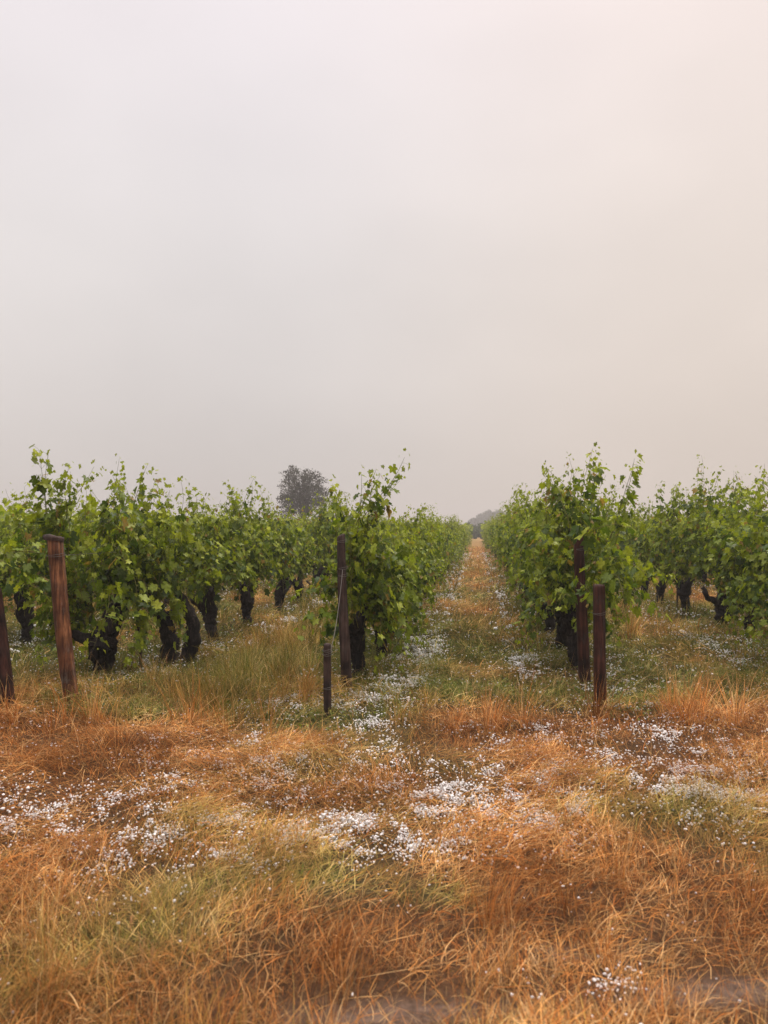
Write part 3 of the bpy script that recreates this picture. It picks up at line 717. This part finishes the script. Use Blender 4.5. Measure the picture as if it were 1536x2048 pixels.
# proto low-detail vines for the middle distance
protos = []
for k in range(6):
    x_, y_ = uv2xy(ROWS['B'], 11.0 + 1.35 * k)
    o = make_vine((x_, y_, float(hgt(x_, y_)) - .02), RZ, seed=200 + k, ncane=27, ylen=.60, tall=[2, 4, 1, 3, 2, 5][k], tall_top=[1.85, 2.0, 1.8, 1.95, 1.88, 2.05][k],
                  zlow=.55, low=3, lowres=k > 1)
    o.scale = (.85, .98, .90); protos.append(o)
row_words = {'A': 'row behind the thick reddish post', 'B': 'row behind the slim dark post', 'C': 'row behind the paired posts',
             'D': 'outermost right hand row', 'Z': 'row at the far left edge', 'E': 'row behind the outermost right hand row', 'Y': 'second row beyond the far left edge'}
FIRST = {'A': 6, 'B': 4, 'C': 4, 'D': 5}
ORD = ['', 'first', 'second', 'third', 'fourth', 'fifth', 'sixth', 'seventh', 'eighth', 'ninth', 'tenth', 'eleventh', 'twelfth']
r2 = np.random.default_rng(5)
vine_end = {}
for row, vs0, cnt in (('A', 13.75, 42), ('B', 11.0, 44), ('C', 11.75, 44), ('D', 14.2, 40), ('Z', 9.95, 34), ('E', 11.0, 30), ('Y', 11.0, 22)):
    v = vs0
    for i in range(cnt):
        if row == 'B' and i < 6:
            o = protos[i]
        else:
            x_, y_ = uv2xy(ROWS[row] + r2.normal(0, .05), v + r2.normal(0, .07))
            pool = protos[:2] if v < 17 and row in 'ABCD' else protos
            o = copy_vine(pool[r2.integers(0, len(pool))], (x_, y_, float(hgt(x_, y_)) - .02), RZ + (math.pi if r2.random() < .5 else 0) + r2.normal(0, .08),
                          (r2.uniform(.8, 1.05), r2.uniform(.88, 1.05), r2.uniform(.86, 1.10) * {'D': 1.10, 'C': 1.06, 'B': .90, 'A': 1.0}.get(row, .95)))
        if row in FIRST and FIRST[row] + i <= 10:
            tag(o, ORD[FIRST[row] + i] + ' green vine counted back along the ' + row_words[row], 'grapevine', GV)
        else:
            w_ = 'mid distance' if v < 32 else 'tiny hazy distant'
            tag(o, w_ + ' green vine merging into the ' + row_words[row], 'grapevine', w_ + ' vines in the ' + row_words[row])
        v += 1.35
    vine_end[row] = v
# the rest of the vineyard, too far and too many to count
DV = Geo()
r3 = np.random.default_rng(77)
def far_row(u, v0, v1, spacing=1.35, nl=95, s=.15):
    n = int((v1 - v0) * nl / spacing)
    if n <= 0: return
    v = r3.uniform(v0, v1, n); z = .55 + (1.30) * r3.beta(1.6, 1.3, n); uu = u + r3.normal(0, .2, n)
    tl = r3.random(n) < .05; z = np.where(tl, z + r3.uniform(.0, .3, n), z)
    z += .10 * np.sin(v * 1.7 + u * 3) + .06 * np.sin(v * .61 + u)
    x = uu * CT + v * ST; y = -uu * ST + v * CT
    c = LEAF_C[r3.integers(0, 5, n)] * r3.uniform(.8, 1.3, n)[:, None]
    yo = (r3.random(n) * np.clip((z - 1.2) / .8, 0, 1))[:, None]
    c = c * (1 - yo) + YOUNG * yo
    DV.add(*leaf_geo(r3, np.stack([x, y, z], -1), r3.normal(0, 1, (n, 3)) + (0, 0, -.5), r3.normal(0, .6, (n, 3)) + (0, 0, .6), s * r3.uniform(.6, 1.3, n), c, True))
    for vv in np.arange(v0, v1, spacing):
        if vv < 60:
            a_, b_ = uv2xy(u, vv)
            DV.tube([(a_, b_, 0), (a_ + .03, b_, .35), (a_ - .03, b_, .75)], [.07, .07, .10], 6, C=(.012, .010, .010))
for row, v0 in vine_end.items():
    far_row(ROWS[row], v0, 96, s=.18, nl=80)
for u_, v0 in ((-10, 11), (-12.3, 12), (-14.5, 15), (-16.8, 18), (-19, 20), (-21.3, 25), (7.85, 13), (10.1, 15), (12.4, 18), (14.7, 22)):
    far_row(u_, v0, 90, s=.17, nl=70)
tag(DV.build('distant_vines', M['leaf'], colors=True), 'hazy mass of distant vine rows running to the horizon', 'vineyard', kind='stuff')

# ------------------------------------------------------------------ posts, stakes and wires
def post(name, top, base, h, r_top, r_bot, mat, label, cat='post', sink=.25, cap=None, seed=0, flat=0., wraps=(), group=None, square=0.0):
    """base (x, y) on the ground; top = lean offset (dx, dy) at height h"""
    r = np.random.default_rng(seed)
    bx, by = base; bz = float(hgt(bx, by))
    root = empty(name, (bx, by, bz))
    tag(root, label, cat, group)
    n, sd_ = 40, 28
    g_ = Geo()
    zz = np.linspace(-sink, h, n); t = np.clip(zz / h, -1, 1)
    ang = np.linspace(0, 2 * math.pi, sd_, endpoint=False)
    V = []
    prof = 1 + .05 * np.sin(ang * 2 + seed) + .035 * np.sin(ang * 3 + seed * 2) + r.normal(0, .022, sd_)
    if square: prof *= 1 / (np.abs(np.cos(ang + .5)) ** 6 + np.abs(np.sin(ang + .5)) ** 6) ** (1 / 6) * square + (1 - square)
    crack = np.zeros(sd_); crack[r.integers(0, sd_, 3)] = -.10
    for i in range(n):
        rad = r_bot + (r_top - r_bot) * t[i]
        wob = np.array([math.sin(zz[i] * 3 + seed), math.cos(zz[i] * 2.3 + seed)]) * .007
        rr = rad * (prof + crack * (.5 + .5 * math.sin(zz[i] * 5 + seed)) + r.normal(0, .012, sd_))
        cx_, cy_ = top[0] * zz[i] / h + wob[0], top[1] * zz[i] / h + wob[1]
        zt = zz[i] + (flat * .5 * np.cos(ang) * rad if i == n - 1 else 0)
        V.append(np.stack([cx_ + np.cos(ang) * rr, cy_ + np.sin(ang) * rr, np.broadcast_to(zt, (sd_,))], -1))
    # bevelled worn top
    lastc = V[-1].mean(0); V.append(lastc + (V[-1] - lastc) * .86 + (0, 0, .012)); V.append(lastc + (V[-2] - lastc) * .4 + (0, 0, .016))
    V = np.concatenate(V); nn_ = n + 2
    i_, j_ = np.meshgrid(np.arange(nn_ - 1), np.arange(sd_), indexing='ij'); j2 = (j_ + 1) % sd_
    Qs = np.stack([i_ * sd_ + j_, i_ * sd_ + j2, (i_ + 1) * sd_ + j2, (i_ + 1) * sd_ + j_], -1).reshape(-1, 4)
    V = np.vstack([V, lastc + (0, 0, .017)])
    T_ = [(nn_ * sd_, (nn_ - 1) * sd_ + j, (nn_ - 1) * sd_ + (j + 1) % sd_) for j in range(sd_)]
    g_.add(V, Qs, T_)
    g_.build('shaft', mat, root)
    if cap:
        c_ = Geo(); th = np.linspace(0, 2 * math.pi, 20, endpoint=False)
        rings = []
        for (zr, k_) in ((h - .014, 1.18), (h + .004, 1.26), (h + .024, 1.16), (h + .028, .5)):
            rr = r_top * k_ * (1 + r.normal(0, .04, 20))
            rings.append(np.stack([top[0] + np.cos(th) * rr, top[1] + np.sin(th) * rr, zr + .01 * np.cos(th + 2.5) + r.normal(0, .002, 20)], -1))
        rings.append(np.tile(np.array([[top[0], top[1], h + .029]]), (20, 1)))
        V = np.concatenate(rings); i_, j_ = np.meshgrid(np.arange(4), np.arange(20), indexing='ij'); j2 = (j_ + 1) % 20
        c_.add(V, np.stack([i_ * 20 + j_, i_ * 20 + j2, (i_ + 1) * 20 + j2, (i_ + 1) * 20 + j_], -1).reshape(-1, 4))
        c_.build('splayed_top', M['post_dark'], root)
    for zc in wraps:
        w_ = Geo()
        for q in range(2):
            th = np.linspace(0, 2 * math.pi, 26); rad = r_bot + (r_top - r_bot) * zc / h + .004
            w_.tube(np.stack([top[0] * zc / h + np.cos(th) * rad * 1.06, top[1] * zc / h + np.sin(th) * rad * 1.06, zc + .009 * q + .010 * np.sin(th + q)], -1), .0018, 5, cap=False)
        w_.build('wire_wrap', M['wire'], root)
    return root
PG = 'wooden row end posts'
def pxr(px, d): return (px) / F * d
# A: thick reddish post, leaning left
ax_, ay_ = at(147, 1413); lean = -41 / F * ay_
hA = CAM_H + (HOR - 1078) / F * ay_ - float(hgt(ax_, ay_))
post('wooden_post', (lean, .02), (ax_, ay_), hA, .062, .060, M['post_red'], 'thick reddish brown wooden post leaning left, its dark top splayed', cap=True, seed=3, wraps=(hA - .13,), group=PG)
zx, zy = at(24, 1424)
post('wooden_post', (-.17, .05), (zx, zy), .93, .056, .058, M['post_brown'], 'dark red brown stake leaning out of the left edge of the photo', seed=5, group=PG)
bx, by = at(693, 1388)
hB = CAM_H + (HOR - 1073) / F * by - float(hgt(bx, by))
post('wooden_post', (-.043, .02), (bx, by), hB, .033, .046, M['post_dark'], 'slim dark brown post wrapped with wire, left of the centre lane', seed=8, wraps=(hB - .04, hB - .27, hB - .33), group=PG, flat=1)
sx, sy = at(658, 1430)
post('short_stake', (-.012, 0), (sx, sy), .535, .030, .031, M['post_dark'], 'knee high dark stake with wire at its top in front of the slim post', cat='stake', seed=11, wraps=(.50, .47, .22))
cx0, cy0 = at(1166, 1366)
hC = CAM_H + (HOR - 1076) / F * cy0 - float(hgt(cx0, cy0))
post('wooden_post', (-.03, .02), (cx0, cy0), hC, .043, .052, M['post_brown'], 'tall brown post half hidden in leaves, rear one of the pair right of the lane', seed=14, wraps=(hC - .1,), group=PG)
dx0, dy0 = at(1200, 1408)
post('wooden_post', (-.012, .02), (dx0, dy0), .965, .047, .050, M['post_brown'], 'waist high dark red post, front one of a pair right of the lane', seed=17, wraps=(.75,), group=PG)
# thin stakes along the rows
for (px, py, h, ln, lab) in ((285, 1345, .75, -.04, 'thin dark stake under the leaves between the first two trunks at the left'),
                             (1352, 1225, 1.2, .02, 'thin dark stake among the vines left of the vase shaped trunk at the right')):
    x_, y_ = at(px, py)
    post('thin_stake', (ln, 0), (x_, y_), h, .014, .016, M['post_dark'], lab, cat='stake', seed=px)
x_, y_ = at(632, 1180)
post('fallen_stake', (-.20, .0), (x_, y_), .22, .032, .034, M['post_dark'], 'short dark stake leaning steeply left, seen between two rows', cat='stake', seed=91)

def catenary(p, q, sag, n=24, rng=None, jit=0):
    t = np.linspace(0, 1, n)[:, None]; P = np.array(p) * (1 - t) + np.array(q) * t
    P[:, 2] -= (sag * 4 * t * (1 - t))[:, 0]
    if jit: P[1:-1] += rng.normal(0, jit, (n - 2, 3))
    return P
def wire(p, q, sag, label, rad=.0018, jit=0):
    g_ = Geo(); rg = np.random.default_rng(int(abs(p[0]) * 1000)); g_.tube(catenary(p, q, sag, 30, rg, jit), rad, 5, cap=True)
    o = g_.build('trellis_wire', M['wire']); tag(o, label, 'wire'); return o
gB, gS = float(hgt(bx, by)), float(hgt(sx, sy))
wire((bx - .03, by - .045, gB + hB - .28), (sx + .012, sy - .02, gS + .50), .10, 'slack wire running from the slim dark post down to the knee high stake', .0026)
gA = float(hgt(ax_, ay_))
for (row, p, lab) in (('A', (ax_ + lean * .9 + .02, ay_, gA + hA - .13), 'wire leading back from the thick reddish post into the leaves'),
                      ('B', (bx - .03, by + .03, gB + hB - .27), 'wire leading back from the slim dark post into the leaves'),
                      ('C', (cx0 - .02, cy0 + .03, hC - .10), 'wire leading back from the paired posts right of the lane')):
    q = rowpt(row, 45); wire(p, (q[0], q[1], 1.15), .03, lab, .0018)
# loose shoot across the post
# ------------------------------------------------------------------ trees and far wood
def tree(name, loc, H_, trunk_h, crown, nleaf, s, cols, seed, label, rag=.25, group=None, purple=None):
    """crown: list of ellipsoids (cx, cy, cz, rx, ry, rz)"""
    r = np.random.default_rng(seed)
    root = empty(name, loc); tag(root, label, 'tree', group)
    t_ = Geo()
    t_.tube([(0, 0, -.3), (0, 0, .5), (.1, .05, trunk_h * .6), (.0, 0, trunk_h * 1.3), (.1, 0, H_ * .75)], [H_ * .03, H_ * .026, H_ * .022, H_ * .016, .04], 8, .05, r)
    P_ = []
    w_ = np.array([c[3] * c[4] * c[5] for c in crown]); w_ = w_ / w_.sum()
    # limbs end inside the crown; leaf sprays sit around twig tips
    nt = nleaf // 22
    k = r.choice(len(crown), nt, p=w_); d = r.normal(0, 1, (nt, 3)); d /= np.linalg.norm(d, axis=1)[:, None]
    rad = r.uniform(0.1, 1, nt) ** .45 * (1 + r.normal(0, rag * .45, nt))
    C_ = np.array(crown); tips = C_[k, :3] + d * C_[k, 3:] * rad[:, None]
    for j in range(min(nt, 60)):
        q = tips[j]; a_ = np.array([.02, 0, r.uniform(trunk_h * .6, H_ * .6)]); m_ = (a_ + q) / 2 + r.normal(0, .15, 3) + (0, 0, .3)
        t_.tube([a_, m_, q], [H_ * .010, H_ * .006, .015], 5)
    t_.build('trunk', M['tree_bark'], root)
    spray = r.normal(0, 1, (nt, 22, 3)) * s * np.array([2.1, 2.1, 1.3]) + tips[:, None]
    pos = spray.reshape(-1, 3); n = len(pos)
    col = np.array(cols)[r.integers(0, len(cols), n)] * r.uniform(.7, 1.3, n)[:, None] * np.repeat(r.uniform(.75, 1.25, nt), 22)[:, None]
    L_ = Geo(); L_.add(*leaf_geo(r, pos, r.normal(0, 1, (n, 3)), r.normal(0, .7, (n, 3)) + (0, 0, .5), s * r.uniform(.5, 1.3, n), col, True))
    L_.build('crown', M['tree_leaf'], root, colors=True)
    return root
TD = 80.0
tx = (605 - 768) / F * TD
zof = lambda py, d: CAM_H + (HOR - py) / F * d
w1 = 1.08 / F * TD
tree('broadleaf_tree', (tx, TD, 0), zof(925, TD), 2.5,
     [(-5 * w1, 0, zof(985, TD), 38 * w1, 2.4, 42 * w1), (22 * w1, 0, zof(990, TD), 30 * w1, 2.2, 34 * w1), (-25 * w1, 0, zof(1005, TD), 24 * w1, 2, 26 * w1),
      (-18 * w1, 0, zof(950, TD), 18 * w1, 1.3, 17 * w1), (12 * w1, 0, zof(955, TD), 24 * w1, 1.6, 17 * w1), (36 * w1, 0, zof(1002, TD), 18 * w1, 1.4, 14 * w1), (-30 * w1, 0, zof(1028, TD), 20 * w1, 1.6, 16 * w1)],
     12000, .09, [(.030, .026, .020), (.040, .040, .024), (.028, .030, .016), (.05, .055, .028)], 303,
     'lone dusky round crowned tree rising above the vines left of centre', rag=.35)
def wood(name, pts, n, s, cols, seed, label, cat, kind=None):
    """pts: ellipsoids standing on the ground"""
    r = np.random.default_rng(seed); g_ = Geo(); C_ = np.array(pts)
    w_ = C_[:, 3] * C_[:, 5]; k = r.choice(len(pts), n, p=w_ / w_.sum())
    d = r.normal(0, 1, (n, 3)); d /= np.linalg.norm(d, axis=1)[:, None]
    pos = C_[k, :3] + d * C_[k, 3:] * (r.uniform(.2, 1, n) ** .4 * (1 + r.normal(0, .05, n)))[:, None]
    pos = pos[pos[:, 2] > 0]; n = len(pos)
    col = np.array(cols)[r.integers(0, len(cols), n)] * r.uniform(.7, 1.3, n)[:, None]
    g_.add(*leaf_geo(r, pos, r.normal(0, 1, (n, 3)), r.normal(0, .7, (n, 3)) + (0, 0, .6), s * r.uniform(.5, 1.3, n), col, True))
    for c_ in pts:
        g_.tube([(c_[0], c_[1], -.2), (c_[0], c_[1], c_[2])], [.2, .1], 5, C=(.03, .025, .02))
    tag(g_.build(name, M['tree_leaf'], colors=True), label, cat, kind=kind)
D2 = 350.0
pts = []
for px, top in ((948, 1036), (962, 1027), (978, 1020), (995, 1020), (1014, 1026), (1036, 1034), (1060, 1040)):
    zt = zof(top, D2); pts.append(((px - 768) / F * D2, D2 + random.uniform(-4, 4), zt * .5, 15 / F * D2, 4, zt * .5))
wood('distant_wood', pts, 11000, .5, [(.05, .06, .035), (.06, .07, .04)], 41, 'pale misty wood rising like a hump beyond the end of the lane', 'wood', kind='stuff')
D3 = 118.0
pts = []
for px in range(880, 1080, 14):
    zt = zof(1046 + random.uniform(-4, 4), D3); pts.append(((px - 768) / F * D3, D3 + random.uniform(-1, 1), zt * .5, 12 / F * D3, 1.2, zt * .5))
wood('hedge', pts, 9000, .18, [(.045, .07, .022), (.06, .085, .03)], 42, 'dark green hedge closing the far end of the centre lane', 'hedge')

# ------------------------------------------------------------------ haze
m, n, l = new_mat('haze_air'); n.clear()
o_ = n.new('ShaderNodeOutputMaterial'); pv = n.new('ShaderNodeVolumePrincipled')
pv.inputs['Color'].default_value = (.78, .745, .725, 1); pv.inputs['Density'].default_value = .0021; pv.inputs['Anisotropy'].default_value = .1
l.new(pv.outputs[0], o_.inputs['Volume'])
hx, ztop_ = 600, 13.0
V = np.array([(x, y, z) for z in (-1.3, ztop_) for y in (-hx, hx) for x in (-hx, hx)], float)
Q = np.array([(0, 2, 3, 1), (4, 5, 7, 6), (0, 1, 5, 4), (2, 6, 7, 3), (0, 4, 6, 2), (1, 3, 7, 5)])
hz = link_mesh('haze', V, [Q], m, smooth=False)
tag(hz, kind='stuff')
print('verts', sum(len(me.vertices) for me in bpy.data.meshes))
